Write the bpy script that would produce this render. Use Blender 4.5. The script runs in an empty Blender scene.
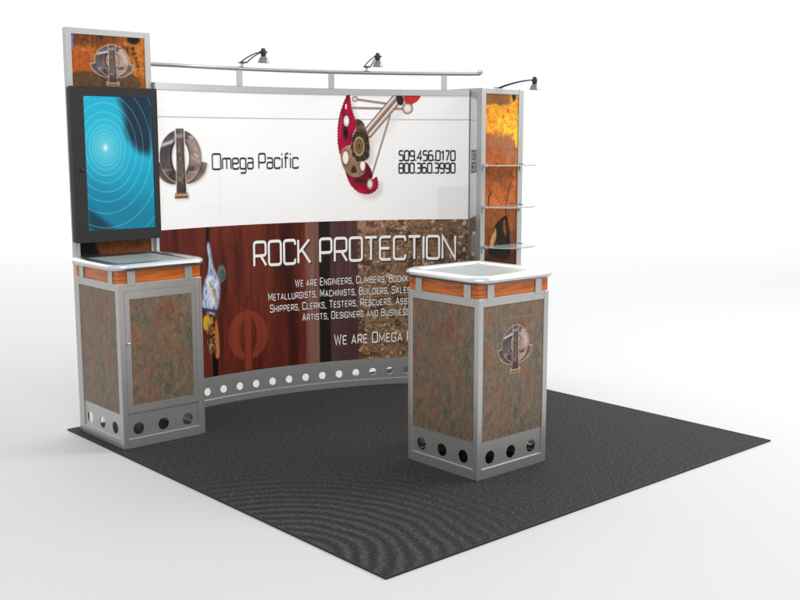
import bpy, bmesh, math, random
import numpy as np
from mathutils import Vector, Matrix

random.seed(4)
scene = bpy.context.scene
COL = scene.collection
R = math.radians

# ------------------------------------------------------------------ helpers
def link(name, me, mat=None, parent=None, smooth=False):
    o = bpy.data.objects.new(name, me)
    COL.objects.link(o)
    if mat is not None:
        me.materials.append(mat)
    if parent is not None:
        o.parent = parent
    if smooth:
        me.polygons.foreach_set('use_smooth', [True] * len(me.polygons))
    return o

def from_bm(name, bm, mat=None, parent=None, bevel=0.0, smooth=False):
    bmesh.ops.recalc_face_normals(bm, faces=bm.faces[:])
    me = bpy.data.meshes.new(name)
    bm.to_mesh(me)
    bm.free()
    o = link(name, me, mat, parent, smooth)
    if bevel:
        m = o.modifiers.new('edge', 'BEVEL')
        m.width = bevel
        m.segments = 2
        m.limit_method = 'ANGLE'
    return o

def box(bm, x0, x1, y0, y1, z0, z1):
    vs = [bm.verts.new(p) for p in ((x0,y0,z0),(x1,y0,z0),(x1,y1,z0),(x0,y1,z0),
                                    (x0,y0,z1),(x1,y0,z1),(x1,y1,z1),(x0,y1,z1))]
    for f in ((3,2,1,0),(4,5,6,7),(0,1,5,4),(1,2,6,5),(2,3,7,6),(3,0,4,7)):
        bm.faces.new([vs[i] for i in f])

def boxobj(name, dims, mat, parent, bevel=0.0015):
    bm = bmesh.new()
    box(bm, *dims)
    return from_bm(name, bm, mat, parent, bevel)

def tube(bm, pts, r, seg=12, caps=True):
    """round tube through pts; r a number or one radius per point"""
    pts = [Vector(p) for p in pts]
    rr = r if isinstance(r, (list, tuple)) else [r] * len(pts)
    rings = []
    up = Vector((0.123, 0.2, 1)).normalized()
    for i, p in enumerate(pts):
        d = (pts[min(i+1, len(pts)-1)] - pts[max(i-1, 0)]).normalized()
        a = d.cross(up)
        if a.length < 1e-4:
            a = d.cross(Vector((1, 0, 0)))
        a.normalize()
        b = a.cross(d)
        rings.append([bm.verts.new(p + (a*math.cos(t) + b*math.sin(t)) * rr[i])
                      for t in [2*math.pi*k/seg for k in range(seg)]])
    for q, s in zip(rings, rings[1:]):
        for k in range(seg):
            bm.faces.new((q[k], q[(k+1) % seg], s[(k+1) % seg], s[k]))
    if caps:
        bm.faces.new(rings[0][::-1])
        bm.faces.new(rings[-1])

def lathe(bm, prof, seg=28, loc=(0, 0, 0), caps=False):
    rings = []
    for r, z in prof:
        rings.append([bm.verts.new((loc[0] + r*math.cos(2*math.pi*k/seg), loc[1] + r*math.sin(2*math.pi*k/seg), loc[2] + z))
                      for k in range(seg)])
    for q, s in zip(rings, rings[1:]):
        for k in range(seg):
            bm.faces.new((q[k], q[(k+1) % seg], s[(k+1) % seg], s[k]))
    if caps:
        bm.faces.new(rings[0][::-1])
        bm.faces.new(rings[-1])

def thing(name, label, cat, loc=(0, 0, 0), rotz=0.0, group=None):
    o = bpy.data.objects.new(name, None)
    COL.objects.link(o)
    o.location = loc
    o.rotation_euler = (0, 0, rotz)
    o.empty_display_size = 0.1
    o['label'] = label
    o['category'] = cat
    if group:
        o['group'] = group
    return o

# ---------------------------------------------------------------- materials
def lin(c):
    c = np.asarray(c, float) / 255.0
    return np.where(c <= 0.04045, c / 12.92, ((c + 0.055) / 1.055) ** 2.4)

def mat(name, rgb=(200, 200, 200), rough=0.5, metal=0.0, **kw):
    m = bpy.data.materials.new(name)
    m.use_nodes = True
    b = m.node_tree.nodes['Principled BSDF']
    b.inputs['Base Color'].default_value = (*lin(rgb), 1)
    b.inputs['Roughness'].default_value = rough
    b.inputs['Metallic'].default_value = metal
    for k, v in kw.items():
        b.inputs[k.replace('_', ' ')].default_value = v
    return m

def N(m, typ, **kw):
    n = m.node_tree.nodes.new(typ)
    for k, v in kw.items():
        if k in n.inputs.keys():
            n.inputs[k].default_value = v
        else:
            setattr(n, k, v)
    return n

def L(m, a, b):
    m.node_tree.links.new(a, b)

def bsdf(m):
    return m.node_tree.nodes['Principled BSDF']

def ramp(m, stops):
    n = m.node_tree.nodes.new('ShaderNodeValToRGB')
    e = n.color_ramp.elements
    while len(e) < len(stops):
        e.new(0.5)
    for k, (p, c) in enumerate(stops):
        e[k].position = p
        e[k].color = (*lin(c), 1)
    return n

def metal_mat(name, rgb, rough, metal, amount=0.06):
    """anodised aluminium: faint vertical brushing in roughness and tone"""
    m = mat(name, rgb, rough, metal)
    tc = N(m, 'ShaderNodeTexCoord')
    mp = N(m, 'ShaderNodeMapping')
    mp.inputs['Scale'].default_value = (60, 60, 2.0)
    L(m, tc.outputs['Object'], mp.inputs['Vector'])
    no = N(m, 'ShaderNodeTexNoise', Scale=6.0, Detail=4.0)
    L(m, mp.outputs[0], no.inputs['Vector'])
    rp = N(m, 'ShaderNodeMapRange')
    rp.inputs['To Min'].default_value = rough - amount
    rp.inputs['To Max'].default_value = rough + amount
    L(m, no.outputs[0], rp.inputs['Value'])
    L(m, rp.outputs[0], bsdf(m).inputs['Roughness'])
    mx = N(m, 'ShaderNodeMix', data_type='RGBA')
    c = lin(rgb)
    mx.inputs[6].default_value = (*(c * 0.94), 1)
    mx.inputs[7].default_value = (*np.minimum(c * 1.06, 1), 1)
    L(m, no.outputs[0], mx.inputs[0])
    L(m, mx.outputs[2], bsdf(m).inputs['Base Color'])
    return m

ALU = metal_mat('aluminium', (184, 184, 182), 0.34, 0.8)
ALU_TUBE = metal_mat('aluminium_tube', (178, 172, 168), 0.3, 0.85)
RIM = mat('rim_metal', (206, 207, 208), 0.3, 1.0)
MIRROR = mat('polished_panel', (205, 207, 208), 0.09, 1.0)
DARK = mat('lamp_dark_metal', (58, 58, 60), 0.38, 0.6)
SHADE = mat('lamp_shade_metal', (128, 128, 128), 0.28, 0.9)
BULB = mat('frosted_lamp_glass', (225, 225, 220), 0.35)
BLACK = mat('black_plastic', (45, 45, 45), 0.42)
BUTTON = mat('button_black', (18, 18, 18), 0.3)
BACK = mat('panel_back', (190, 190, 190), 0.6)
GLASSTOP = mat('grey_green_glass', (150, 162, 160), 0.34)
bsdf(GLASSTOP).inputs['Specular IOR Level'].default_value = 0.35
bsdf(BLACK).inputs['Specular IOR Level'].default_value = 0.2
BLACKTEXT = mat('ink_black', (24, 24, 26), 0.6)
WHITETEXT = mat('ink_white', (236, 232, 228), 0.5)
SHADOWTEXT = mat('ink_drop_shadow', (40, 24, 20), 0.6)  # drop shadow printed behind the letters
GLASS = mat('shelf_glass', (236, 246, 242), 0.02)
bsdf(GLASS).inputs['Transmission Weight'].default_value = 0.72
bsdf(GLASS).inputs['IOR'].default_value = 1.45

def stone_material():
    m = mat('slate_laminate', (110, 96, 80), 0.42)
    tc = N(m, 'ShaderNodeTexCoord')
    oi = N(m, 'ShaderNodeAttribute')
    oi.attribute_name = 'uvw'
    mp = N(m, 'ShaderNodeMapping')
    mp.inputs['Rotation'].default_value = (0, 0, R(14))
    mp.inputs['Scale'].default_value = (1.0, 0.5, 1.0)
    L(m, oi.outputs['Vector'], mp.inputs['Vector'])
    v = mp.outputs[0]
    n1 = N(m, 'ShaderNodeTexNoise', Scale=7.0, Detail=9.0, Roughness=0.68, Distortion=0.5)
    n2 = N(m, 'ShaderNodeTexNoise', Scale=8.0, Detail=6.0, Roughness=0.62, Distortion=0.7)
    n3 = N(m, 'ShaderNodeTexNoise', Scale=40.0, Detail=9.0, Roughness=0.78, Distortion=1.0)
    n4 = N(m, 'ShaderNodeTexNoise', Scale=8.0, Detail=4.0, Roughness=0.6, Distortion=1.5)
    off = N(m, 'ShaderNodeVectorMath', operation='ADD')
    off.inputs[1].default_value = (3.7, 9.1, 2.2)
    L(m, v, off.inputs[0])
    off2 = N(m, 'ShaderNodeVectorMath', operation='ADD')
    off2.inputs[1].default_value = (13.7, 1.1, 5.2)
    L(m, v, off2.inputs[0])
    L(m, v, n1.inputs['Vector'])
    L(m, off.outputs[0], n2.inputs['Vector'])
    L(m, v, n3.inputs['Vector'])
    L(m, off2.outputs[0], n4.inputs['Vector'])
    r1 = ramp(m, [(0.35, (90, 94, 82)), (0.44, (120, 104, 84)), (0.53, (132, 104, 82)), (0.60, (138, 88, 66)), (0.69, (130, 76, 56))])
    L(m, n1.outputs[0], r1.inputs[0])
    r2 = ramp(m, [(0.52, (0, 0, 0)), (0.66, (165, 165, 165))])
    L(m, n2.outputs[0], r2.inputs[0])
    m1 = N(m, 'ShaderNodeMix', data_type='RGBA')
    m1.inputs[7].default_value = (*lin((80, 92, 86)), 1)
    L(m, r2.outputs[0], m1.inputs[0])
    L(m, r1.outputs[0], m1.inputs[6])
    r4 = ramp(m, [(0.61, (0, 0, 0)), (0.72, (195, 195, 195))])
    L(m, n4.outputs[0], r4.inputs[0])
    m2 = N(m, 'ShaderNodeMix', data_type='RGBA')
    m2.inputs[7].default_value = (*lin((168, 118, 72)), 1)
    L(m, r4.outputs[0], m2.inputs[0])
    L(m, m1.outputs[2], m2.inputs[6])
    r3 = ramp(m, [(0.36, (168, 168, 168)), (0.62, (255, 255, 255))])
    L(m, n3.outputs[0], r3.inputs[0])
    m3 = N(m, 'ShaderNodeMix', data_type='RGBA', blend_type='MULTIPLY')
    m3.inputs[0].default_value = 1.0
    L(m, m2.outputs[2], m3.inputs[6])
    L(m, r3.outputs[0], m3.inputs[7])
    L(m, m3.outputs[2], bsdf(m).inputs['Base Color'])
    return m
STONE = stone_material()

def wood_material():
    m = mat('orange_wood', (205, 110, 35), 0.3)
    tc = N(m, 'ShaderNodeTexCoord')
    mp = N(m, 'ShaderNodeMapping')
    mp.inputs['Scale'].default_value = (2.2, 2.2, 26)
    L(m, tc.outputs['Object'], mp.inputs['Vector'])
    n = N(m, 'ShaderNodeTexNoise', Scale=2.4, Detail=6.0, Roughness=0.6, Distortion=0.8)
    L(m, mp.outputs[0], n.inputs['Vector'])
    r = ramp(m, [(0.3, (116, 50, 10)), (0.46, (178, 88, 22)), (0.6, (202, 108, 32)), (0.75, (150, 68, 14))])
    L(m, n.outputs[0], r.inputs[0])
    L(m, r.outputs[0], bsdf(m).inputs['Base Color'])
    return m
WOOD = wood_material()

def print_material(name, rough=0.45, emit=False):
    m = mat(name, (255, 255, 255), rough)
    bsdf(m).inputs['Specular IOR Level'].default_value = 0.12
    a = N(m, 'ShaderNodeAttribute')
    a.attribute_name = 'Col'
    L(m, a.outputs['Color'], bsdf(m).inputs['Base Color'])
    if emit:
        bsdf(m).inputs['Base Color'].default_value = (0.01, 0.01, 0.01, 1)
        m.node_tree.links.remove(bsdf(m).inputs['Base Color'].links[0])
        L(m, a.outputs['Color'], bsdf(m).inputs['Emission Color'])
        bsdf(m).inputs['Emission Strength'].default_value = 0.95
    return m
PRINT = print_material('printed_graphic', 0.4)
SCREEN = print_material('lit_screen', 0.12, emit=True)

def carpet_material():
    m = mat('charcoal_carpet', (52, 51, 49), 0.95)
    bsdf(m).inputs['Specular IOR Level'].default_value = 0.15
    tc = N(m, 'ShaderNodeTexCoord')
    mp = N(m, 'ShaderNodeMapping')
    mp.inputs['Rotation'].default_value = (0, 0, R(41.6))
    L(m, tc.outputs['Object'], mp.inputs['Vector'])
    # woven flecks, stretched across the pile direction
    mp2 = N(m, 'ShaderNodeMapping')
    mp2.inputs['Scale'].default_value = (52, 120, 52)
    L(m, mp.outputs[0], mp2.inputs['Vector'])
    n1 = N(m, 'ShaderNodeTexNoise', Scale=1.0, Detail=5.0, Roughness=0.72)
    L(m, mp2.outputs[0], n1.inputs['Vector'])
    n2 = N(m, 'ShaderNodeTexNoise', Scale=320.0, Detail=2.0, Roughness=0.7)
    L(m, mp.outputs[0], n2.inputs['Vector'])
    # soft brushed arcs in the pile towards the front corner
    vs = N(m, 'ShaderNodeVectorMath', operation='DISTANCE')
    vs.inputs[1].default_value = (-1.72, -1.02, 0.0)
    nz = N(m, 'ShaderNodeTexNoise', Scale=5.0, Detail=3.0)
    L(m, tc.outputs['Object'], nz.inputs['Vector'])
    ml = N(m, 'ShaderNodeVectorMath', operation='MULTIPLY_ADD')
    ml.inputs[1].default_value = (0.07, 0.07, 0)
    L(m, nz.outputs['Color'], ml.inputs[0])
    L(m, tc.outputs['Object'], ml.inputs[2])
    L(m, ml.outputs[0], vs.inputs[0])
    si = N(m, 'ShaderNodeMath', operation='MULTIPLY')
    si.inputs[1].default_value = 84.0
    L(m, vs.outputs['Value'], si.inputs[0])
    sn = N(m, 'ShaderNodeMath', operation='SINE')
    L(m, si.outputs[0], sn.inputs[0])
    fade = N(m, 'ShaderNodeMapRange', interpolation_type='SMOOTHSTEP')
    fade.inputs['From Min'].default_value = 1.55
    fade.inputs['From Max'].default_value = 0.45
    fade.inputs['To Min'].default_value = 0.0
    fade.inputs['To Max'].default_value = 0.07
    L(m, vs.outputs['Value'], fade.inputs['Value'])
    arc = N(m, 'ShaderNodeMath', operation='MULTIPLY')
    L(m, sn.outputs[0], arc.inputs[0])
    L(m, fade.outputs[0], arc.inputs[1])
    ad = N(m, 'ShaderNodeMath', operation='ADD')
    L(m, n1.outputs[0], ad.inputs[0])
    L(m, arc.outputs[0], ad.inputs[1])
    mx = N(m, 'ShaderNodeMath', operation='MULTIPLY_ADD')
    mx.inputs[1].default_value = 0.55
    L(m, n2.outputs[0], mx.inputs[0])
    L(m, ad.outputs[0], mx.inputs[2])
    r = ramp(m, [(0.50, (18, 18, 17)), (0.78, (46, 45, 44)), (1.0, (90, 89, 87))])
    L(m, mx.outputs[0], r.inputs[0])
    L(m, r.outputs[0], bsdf(m).inputs['Base Color'])
    bp = N(m, 'ShaderNodeBump', Strength=0.5, Distance=0.004)
    L(m, mx.outputs[0], bp.inputs['Height'])
    L(m, bp.outputs[0], bsdf(m).inputs['Normal'])
    return m
CARPET = carpet_material()
EDGE = mat('carpet_binding', (22, 22, 22), 0.8)
FLOOR = mat('white_studio_floor', (187, 187, 187), 0.7)
bsdf(FLOOR).inputs['Specular IOR Level'].default_value = 0.2

# ------------------------------------------------- picture-in-code utilities
ART = dict(
  cam_main=[(1.4719, 2.1041), (1.494, 2.1044), (1.505, 2.0006), (1.5296, 1.9382), (1.5439, 1.8754), (1.5141, 1.8334), (1.5032, 1.7493), (1.4691, 1.7423), (1.4318, 1.7214), (1.4239, 1.6654), (1.4094, 1.7075), (1.3995, 1.7634), (1.4004, 1.8609), (1.4116, 1.9442), (1.4343, 2.0137)],
  cam_low=[(1.4719, 1.5313), (1.5342, 1.5022), (1.5786, 1.4804), (1.6232, 1.487), (1.6603, 1.508), (1.69, 1.5291), (1.7017, 1.4791), (1.6941, 1.4362), (1.6599, 1.408), (1.6079, 1.3973), (1.5559, 1.4095), (1.5041, 1.453)],
  cam_link=[(1.6061, 1.6362), (1.6458, 1.5793), (1.6604, 1.5223), (1.6306, 1.4941), (1.6012, 1.5512)],
  cam_dark=[(1.5296, 1.9382), (1.5884, 1.9176), (1.6131, 1.8477), (1.632, 1.7915), (1.639, 1.7068), (1.6313, 1.6503), (1.5646, 1.6294), (1.5204, 1.6649), (1.5031, 1.7353), (1.514, 1.8194), (1.5439, 1.8684)],
  cam_tan=[(1.4318, 1.7214), (1.4839, 1.7423), (1.506, 1.7212), (1.5278, 1.6649), (1.5796, 1.6576), (1.6089, 1.6079), (1.6012, 1.5512), (1.564, 1.5232), (1.512, 1.5209), (1.4675, 1.5454), (1.4338, 1.6092), (1.4196, 1.6794)],
  cam_tri=[(1.5171, 1.6198), (1.5493, 1.5517), (1.4899, 1.5523)],
  cam_black=[(1.8306, 2.1085), (1.8743, 2.1089), (1.8918, 2.0599), (1.8744, 2.0246), (1.8379, 2.0384)],
  cam_red2=[(1.8772, 2.1089), (2.0197, 2.1099), (1.9908, 2.0605), (1.9399, 2.0321), (1.9473, 1.9898), (1.9035, 2.0248)],
  cam_rods=[(1.6101, 1.8448), (1.8233, 2.0874), (1.635, 1.8168), (1.8481, 2.0568)],
  cam_wires=[(1.5378, 2.0676), (1.7722, 2.0379), (1.508, 2.0076), (1.8817, 2.0036), (1.7867, 1.9538), (1.6455, 1.5081)],
  cam_ell=[(1.466, 1.9169), (1.4867, 1.917), (1.4663, 1.9558), (1.4594, 1.8332), (1.4787, 1.8333), (1.4598, 1.8806), (1.4638, 2.0168), (1.4712, 2.0169), (1.464, 2.0362), (1.458, 1.661), (1.4803, 1.6609), (1.4584, 1.7073), (1.5837, 1.6052), (1.6015, 1.6051), (1.5839, 1.6434), (1.5652, 1.7352), (1.6273, 1.7351), (1.5658, 1.8335), (1.5579, 1.7394), (1.5978, 1.7394), (1.5583, 1.8068), (1.5579, 1.7394), (1.58, 1.7394), (1.5581, 1.7774), (1.9152, 2.008), (1.9501, 2.0082), (1.9152, 2.0446), (1.5305, 2.0703), (1.5525, 2.0706), (1.5306, 2.0911), (1.6379, 1.4726), (1.6587, 1.4724), (1.6381, 1.5082)],
  cl_body=[(0.3975, 1.1229), (0.4181, 1.0941), (0.4297, 0.9828), (0.4553, 0.9066), (0.4901, 0.8478), (0.482, 0.7175), (0.4533, 0.6266), (0.4141, 0.6215), (0.3503, 0.666), (0.341, 0.7134), (0.3604, 0.8409), (0.3973, 0.9115), (0.4045, 1.0031), (0.3933, 1.0591)],
  cl_head=[(0.5022, 0.8934), (0.5365, 0.8906), (0.504, 0.953)],
  cl_stripe=[(0.4103, 0.8456), (0.4596, 0.6916)],
  cl_yellow=[(0.3488, 0.6197), (0.3968, 0.6235), (0.4034, 0.5572), (0.378, 0.5134), (0.346, 0.5361)],
  cl_brown=[(0.372, 0.6636), (0.4471, 0.6366), (0.4434, 0.5148), (0.4332, 0.3932), (0.3959, 0.3888), (0.3825, 0.4471), (0.4001, 0.5201), (0.3807, 0.5973)],
  cl_orange=[(0.4463, 0.6086), (0.4672, 0.5119), (0.4709, 0.3407), (0.4569, 0.3121), (0.4355, 0.3265), (0.4411, 0.4395), (0.4369, 0.5155)],
  cl_crack=[(0.39, 1.2238), (0.4157, 1.2224), (0.408, 1.1131), (0.3908, 1.1142)],
  cl_crack2=[(0.4106, 0.3679), (0.46, 0.3421), (0.4543, 0.152), (0.4172, 0.1578)],
  phi=[(0.6966, 0.4471), (0.8506, 0.4307), (0.7008, 0.62), (0.6837, 0.6217), (0.7123, 0.2023)],
  tv_dark=[(0.3396, 2.0456), (0.3745, 1.9391), (0.3792, 1.8131), (0.4554, 1.713), (0.5569, 1.6883), (0.575, 2.0521)],
  tv_low=[(0.1166, 1.3858), (0.1813, 1.3289), (0.2855, 1.247), (0.2943, 1.2226), (0.1094, 1.2331)],
  t_boulder=[(0.0855, 2.1852), (0.2119, 2.1942), (0.349, 2.1853), (0.4655, 2.1901), (0.5319, 2.1587), (0.5377, 2.0904), (0.0802, 2.076)],
  t_misc=[(0.0961, 2.4022), (0.1078, 2.3237), (0.4658, 2.4002), (0.5234, 2.37), (0.2172, 2.3955), (0.0735, 2.0976)],
  r_grey=[(2.8755, 1.8154), (3.018, 1.8303), (3.1474, 1.8066), (3.1699, 1.7775), (3.1819, 1.6994), (3.1526, 1.5822)],
  r_black=[(3.1187, 2.1147), (3.1721, 2.1114), (3.1627, 2.0775), (3.1416, 2.0577)],
  r_cl=[(3.0708, 1.2321), (3.088, 1.223), (3.0355, 1.1756), (3.0485, 1.1332), (3.074, 1.0817), (3.1106, 1.0879), (3.1156, 1.1966), (3.1281, 1.0785), (3.1323, 0.8925), (2.9078, 0.9425), (2.895, 0.9931), (2.9538, 1.039), (2.9289, 1.0902), (2.9633, 1.171)],
  r_cly=[(2.9289, 1.0902), (2.9708, 1.154), (2.9817, 1.0871), (2.9541, 1.0223), (2.902, 1.0009)],
  r_crack=[(3.201, 1.7592), (3.1836, 1.6602), (3.1621, 1.5281), (3.1031, 1.4301), (3.0923, 1.3641), (3.0746, 1.2818), (3.0833, 1.2148)],
  r_crack2=[(2.9185, 1.4029), (2.8954, 1.371), (2.8893, 1.3141)])

rng = np.random.default_rng(11)
LAT = rng.random((256, 256))
def vnoise(x, y):
    xi = np.floor(x).astype(int); yi = np.floor(y).astype(int)
    fx = x - xi; fy = y - yi
    fx = fx*fx*(3-2*fx); fy = fy*fy*(3-2*fy)
    a = LAT[xi % 256, yi % 256]; b = LAT[(xi+1) % 256, yi % 256]
    c = LAT[xi % 256, (yi+1) % 256]; d = LAT[(xi+1) % 256, (yi+1) % 256]
    return (a*(1-fx) + b*fx)*(1-fy) + (c*(1-fx) + d*fx)*fy
def fbm(x, y, o=4, g=0.5):
    t = 0; a = 1; s = 0
    for k in range(o):
        t = t + a*vnoise(x*2**k + 17.3*k, y*2**k + 9.1*k); s += a; a *= g
    return t / s
def sstep(a, b, x):
    t = np.clip((x-a)/(b-a), 0, 1)
    return t*t*(3-2*t)
def mixc(c, col, m):
    m = np.asarray(m)[..., None]
    return c*(1-m) + np.asarray(col, float)*m
def seg_dist(x, y, a, b):
    ax, ay = a; bx, by = b
    dx, dy = bx-ax, by-ay
    t = np.clip(((x-ax)*dx + (y-ay)*dy)/(dx*dx+dy*dy+1e-12), 0, 1)
    return np.hypot(x-ax-t*dx, y-ay-t*dy)
def poly(x, y, pts, aa=0.004):
    """soft-edged mask of a rounded-off polygon"""
    for _ in range(2):
        n = len(pts)
        pts = [q for i in range(n) for q in ((pts[i][0]*.8+pts[(i+1) % n][0]*.2, pts[i][1]*.8+pts[(i+1) % n][1]*.2),
                                             (pts[i][0]*.2+pts[(i+1) % n][0]*.8, pts[i][1]*.2+pts[(i+1) % n][1]*.8))]
    x0 = min(p[0] for p in pts)-.03; x1 = max(p[0] for p in pts)+.03
    y0 = min(p[1] for p in pts)-.03; y1 = max(p[1] for p in pts)+.03
    out = np.zeros(x.shape)
    sel = (x > x0) & (x < x1) & (y > y0) & (y < y1)
    xs, ys = x[sel], y[sel]
    if xs.size == 0:
        return out
    d = np.full(xs.shape, 1e9); ins = np.zeros(xs.shape, bool)
    n = len(pts)
    for i in range(n):
        a, b = pts[i], pts[(i+1) % n]
        d = np.minimum(d, seg_dist(xs, ys, a, b))
        if a[1] != b[1]:
            c = ((a[1] > ys) != (b[1] > ys)) & (xs < (b[0]-a[0])*(ys-a[1])/(b[1]-a[1]) + a[0])
            ins ^= c
    sd = np.where(ins, d, -d)
    out[sel] = sstep(-aa, aa, sd)
    return out
def ell(x, y, c, px, py, k=1.0, aa=0.12):
    rx = abs(px[0]-c[0])*k + 1e-6; ry = abs(py[1]-c[1])*k + 1e-6
    q = np.hypot((x-c[0])/rx, (y-c[1])/ry)
    return 1 - sstep(1-aa, 1+aa, q)
def ln(x, y, a, b, w, aa=0.004):
    return 1 - sstep(w-aa, w+aa, seg_dist(x, y, a, b))

def logo_masks(x, y, cx, cy, rx, ry, aa=0.03, eye=(.41, .64, -.02)):
    """normalised emblem: split ring, central bar with a foot, two curled wings"""
    u = (x-cx)/rx; v = (y-cy)/ry
    q = np.hypot(u, v); qi = np.hypot(u/eye[0], (v-eye[2])/eye[1])
    gap = sstep(0.22-aa, 0.22+aa, np.abs(u) - 0.02)
    ring = (1-sstep(1-aa, 1+aa, q))*sstep(1-aa*2, 1+aa*2, qi)*gap
    tap = 0.19 + 0.03*np.clip(-v, 0, 1.4)
    bar = (1-sstep(-aa, aa, np.abs(u)-tap))*(1-sstep(-aa, aa, v-1.05))*sstep(-aa, aa, v+1.36)
    fw = 0.32 + 0.05*np.clip(-v-1.36, 0, 1)
    foot = (1-sstep(-aa, aa, np.abs(u)-fw))*sstep(-aa, aa, v+1.55)*(1-sstep(-aa, aa, v+1.36))
    ang = np.degrees(np.arctan2(v, np.abs(u)))
    wide = 0.27*np.clip((ang+80)/50, 0, 1)
    wing = sstep(-aa, aa, q-1.015)*(1-sstep(-aa, aa, q-1.03-wide))*sstep(-78, -72, ang)*(1-sstep(-12, -9, ang))
    return u, v, ring, bar, foot, wing

def paint_logo(c, x, y, cx, cy, rx, ry, outline=False):
    aa = 0.03
    eye = (.37, .50, .04) if outline else (.41, .64, -.02)
    u, v, ring, bar, foot, wing = logo_masks(x, y, cx, cy, rx, ry, aa, eye)
    q = np.hypot(u, v)
    if outline:
        ang = np.degrees(np.arctan2(v, np.abs(u)))
        wide = 0.27*np.clip((ang+80)/50, 0, 1)
        o = np.maximum.reduce([
            (1-sstep(1.03, 1.07, q))*sstep(0.86, 0.93, np.hypot(u/eye[0], (v-eye[2])/eye[1])),
            (1-sstep(0.245, 0.275, np.abs(u)))*(1-sstep(1.08, 1.11, v))*sstep(-1.40, -1.36, v),
            (1-sstep(0.37, 0.41, np.abs(u)))*sstep(-1.62, -1.58, v)*(1-sstep(-1.32, -1.29, v)),
            (1-sstep(1.06, 1.10, q-wide))*sstep(-82, -78, ang)*(1-sstep(-9, -6, ang))*sstep(0.95, 1.0, q)])
        c = mixc(c, (188, 172, 160), o*0.85)
    else:
        sh = np.maximum.reduce(logo_masks(x-0.008, y+0.010, cx, cy, rx, ry, 0.12)[2:])
        c = mixc(c, (150, 140, 136), sh*0.5)
    wob = fbm(u*2.4+3, v*2.0+u, 4)
    veins = np.exp(-((fbm(u*1.7+v*2.6+8, v*0.9-u*1.4+3, 3)-.5)/.025)**2)
    lift = 1.18 if outline else 1.0
    left = lift*np.stack([50+66*wob, 42+60*wob, 44+62*wob], -1)
    right = lift*np.stack([98+82*wob, 82+74*wob, 76+70*wob], -1)
    t = sstep(-0.15, 0.6, u)
    base = left*(1-t[..., None]) + right*t[..., None]
    base = mixc(base, (222, 210, 202), veins*0.8*t)
    base = mixc(base, (186, 170, 158), np.exp(-((v+0.1+.5*(u-.7))/.09)**2)*t*.55)
    base = mixc(base, (52, 42, 40), sstep(.60, .72, fbm(u*2+11, v*2.2+5, 3))*.7)
    hl = np.exp(-((v-0.66+0.25*np.abs(u))/0.07)**2)*(u < 0)
    base = mixc(base, (214, 210, 216), hl*0.85)
    hl = np.exp(-((v+0.42-.1*u)/0.045)**2)*(u < -0.3)
    base = mixc(base, (160, 158, 168), hl*0.8*wob)
    base = mixc(base, (186, 140, 96), np.exp(-((q-0.97)/0.03)**2)*sstep(-.35, -.7, v)*.8)
    base = mixc(base, (34, 28, 28), np.exp(-((np.hypot(u/eye[0], (v-eye[2])/eye[1])-1.12)/0.09)**2)*(.9-.6*t))
    base = mixc(base, (40, 32, 32), np.exp(-((q-0.99)/0.03)**2)*(v > -.4)*.5)
    c = c*(1-ring[..., None]) + base*ring[..., None]
    bb = np.stack([62+56*wob, 50+50*wob, 48+48*wob], -1)
    bb = mixc(bb, (176, 166, 164), np.exp(-((v-0.78)/0.08)**2)*0.7)
    bb = mixc(bb, (160, 146, 138), veins*0.6)
    bb = mixc(bb, (36, 28, 26), sstep(0.10, 0.2, u)*0.7)
    bb = mixc(bb, (54, 38, 34), sstep(-0.7, -1.3, v)*0.6)
    c = c*(1-bar[..., None]) + bb*bar[..., None]
    fb = mixc(np.zeros(c.shape) + (80, 60, 48), (200, 154, 104), np.exp(-((v+1.43)/0.05)**2))
    c = c*(1-foot[..., None]) + fb*foot[..., None]
    wt = sstep(-.6, .6, u)[..., None]
    wb = np.stack([50+60*wob, 42+54*wob, 42+52*wob], -1)*(1-wt) + np.stack([84+70*wob, 70+62*wob, 64+58*wob], -1)*wt
    wb = mixc(wb, (190, 146, 100), np.exp(-((q-1.26)/0.04)**2)*sstep(-.45, -.75, v)*.8)
    wb = mixc(wb, (34, 26, 26), np.exp(-((q-1.04)/0.03)**2)*.7)
    c = c*(1-wing[..., None]) + wb*wing[..., None]
    return c

def lines_between(a, b, step, fine=()):
    """grid lines from a to b; fine = (lo, hi, step) ranges with closer lines"""
    v = list(np.arange(a, b, step)) + [b]
    for lo, hi, st in fine:
        v = [q for q in v if not lo < q < hi] + list(np.arange(max(a, lo), min(b, hi), st))
    return np.array(sorted(set(np.round(v, 5))))

def print_mesh(name, xs, zs, place, paint, parent, material=PRINT):
    X, Z = np.meshgrid(xs, zs, indexing='ij')
    col = np.clip(paint(X, Z), 0, 255)
    nx, nz = X.shape
    co = place(X, Z).reshape(-1, 3)
    idx = np.arange(nx*nz).reshape(nx, nz)
    f = np.stack([idx[:-1, :-1], idx[1:, :-1], idx[1:, 1:], idx[:-1, 1:]], -1).reshape(-1, 4)
    me = bpy.data.meshes.new(name)
    me.vertices.add(len(co)); me.vertices.foreach_set('co', co.ravel())
    me.loops.add(f.size); me.loops.foreach_set('vertex_index', f.ravel().astype(np.int32))
    me.polygons.add(len(f)); me.polygons.foreach_set('loop_start', np.arange(0, f.size, 4, dtype=np.int32))
    me.update(calc_edges=True)
    at = me.attributes.new('Col', 'FLOAT_COLOR', 'POINT')
    at.data.foreach_set('color', np.concatenate([lin(col).reshape(-1, 3), np.ones((nx*nz, 1))], 1).astype(np.float32).ravel())
    me.validate()
    return link(name, me, material, parent, smooth=True)

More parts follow.
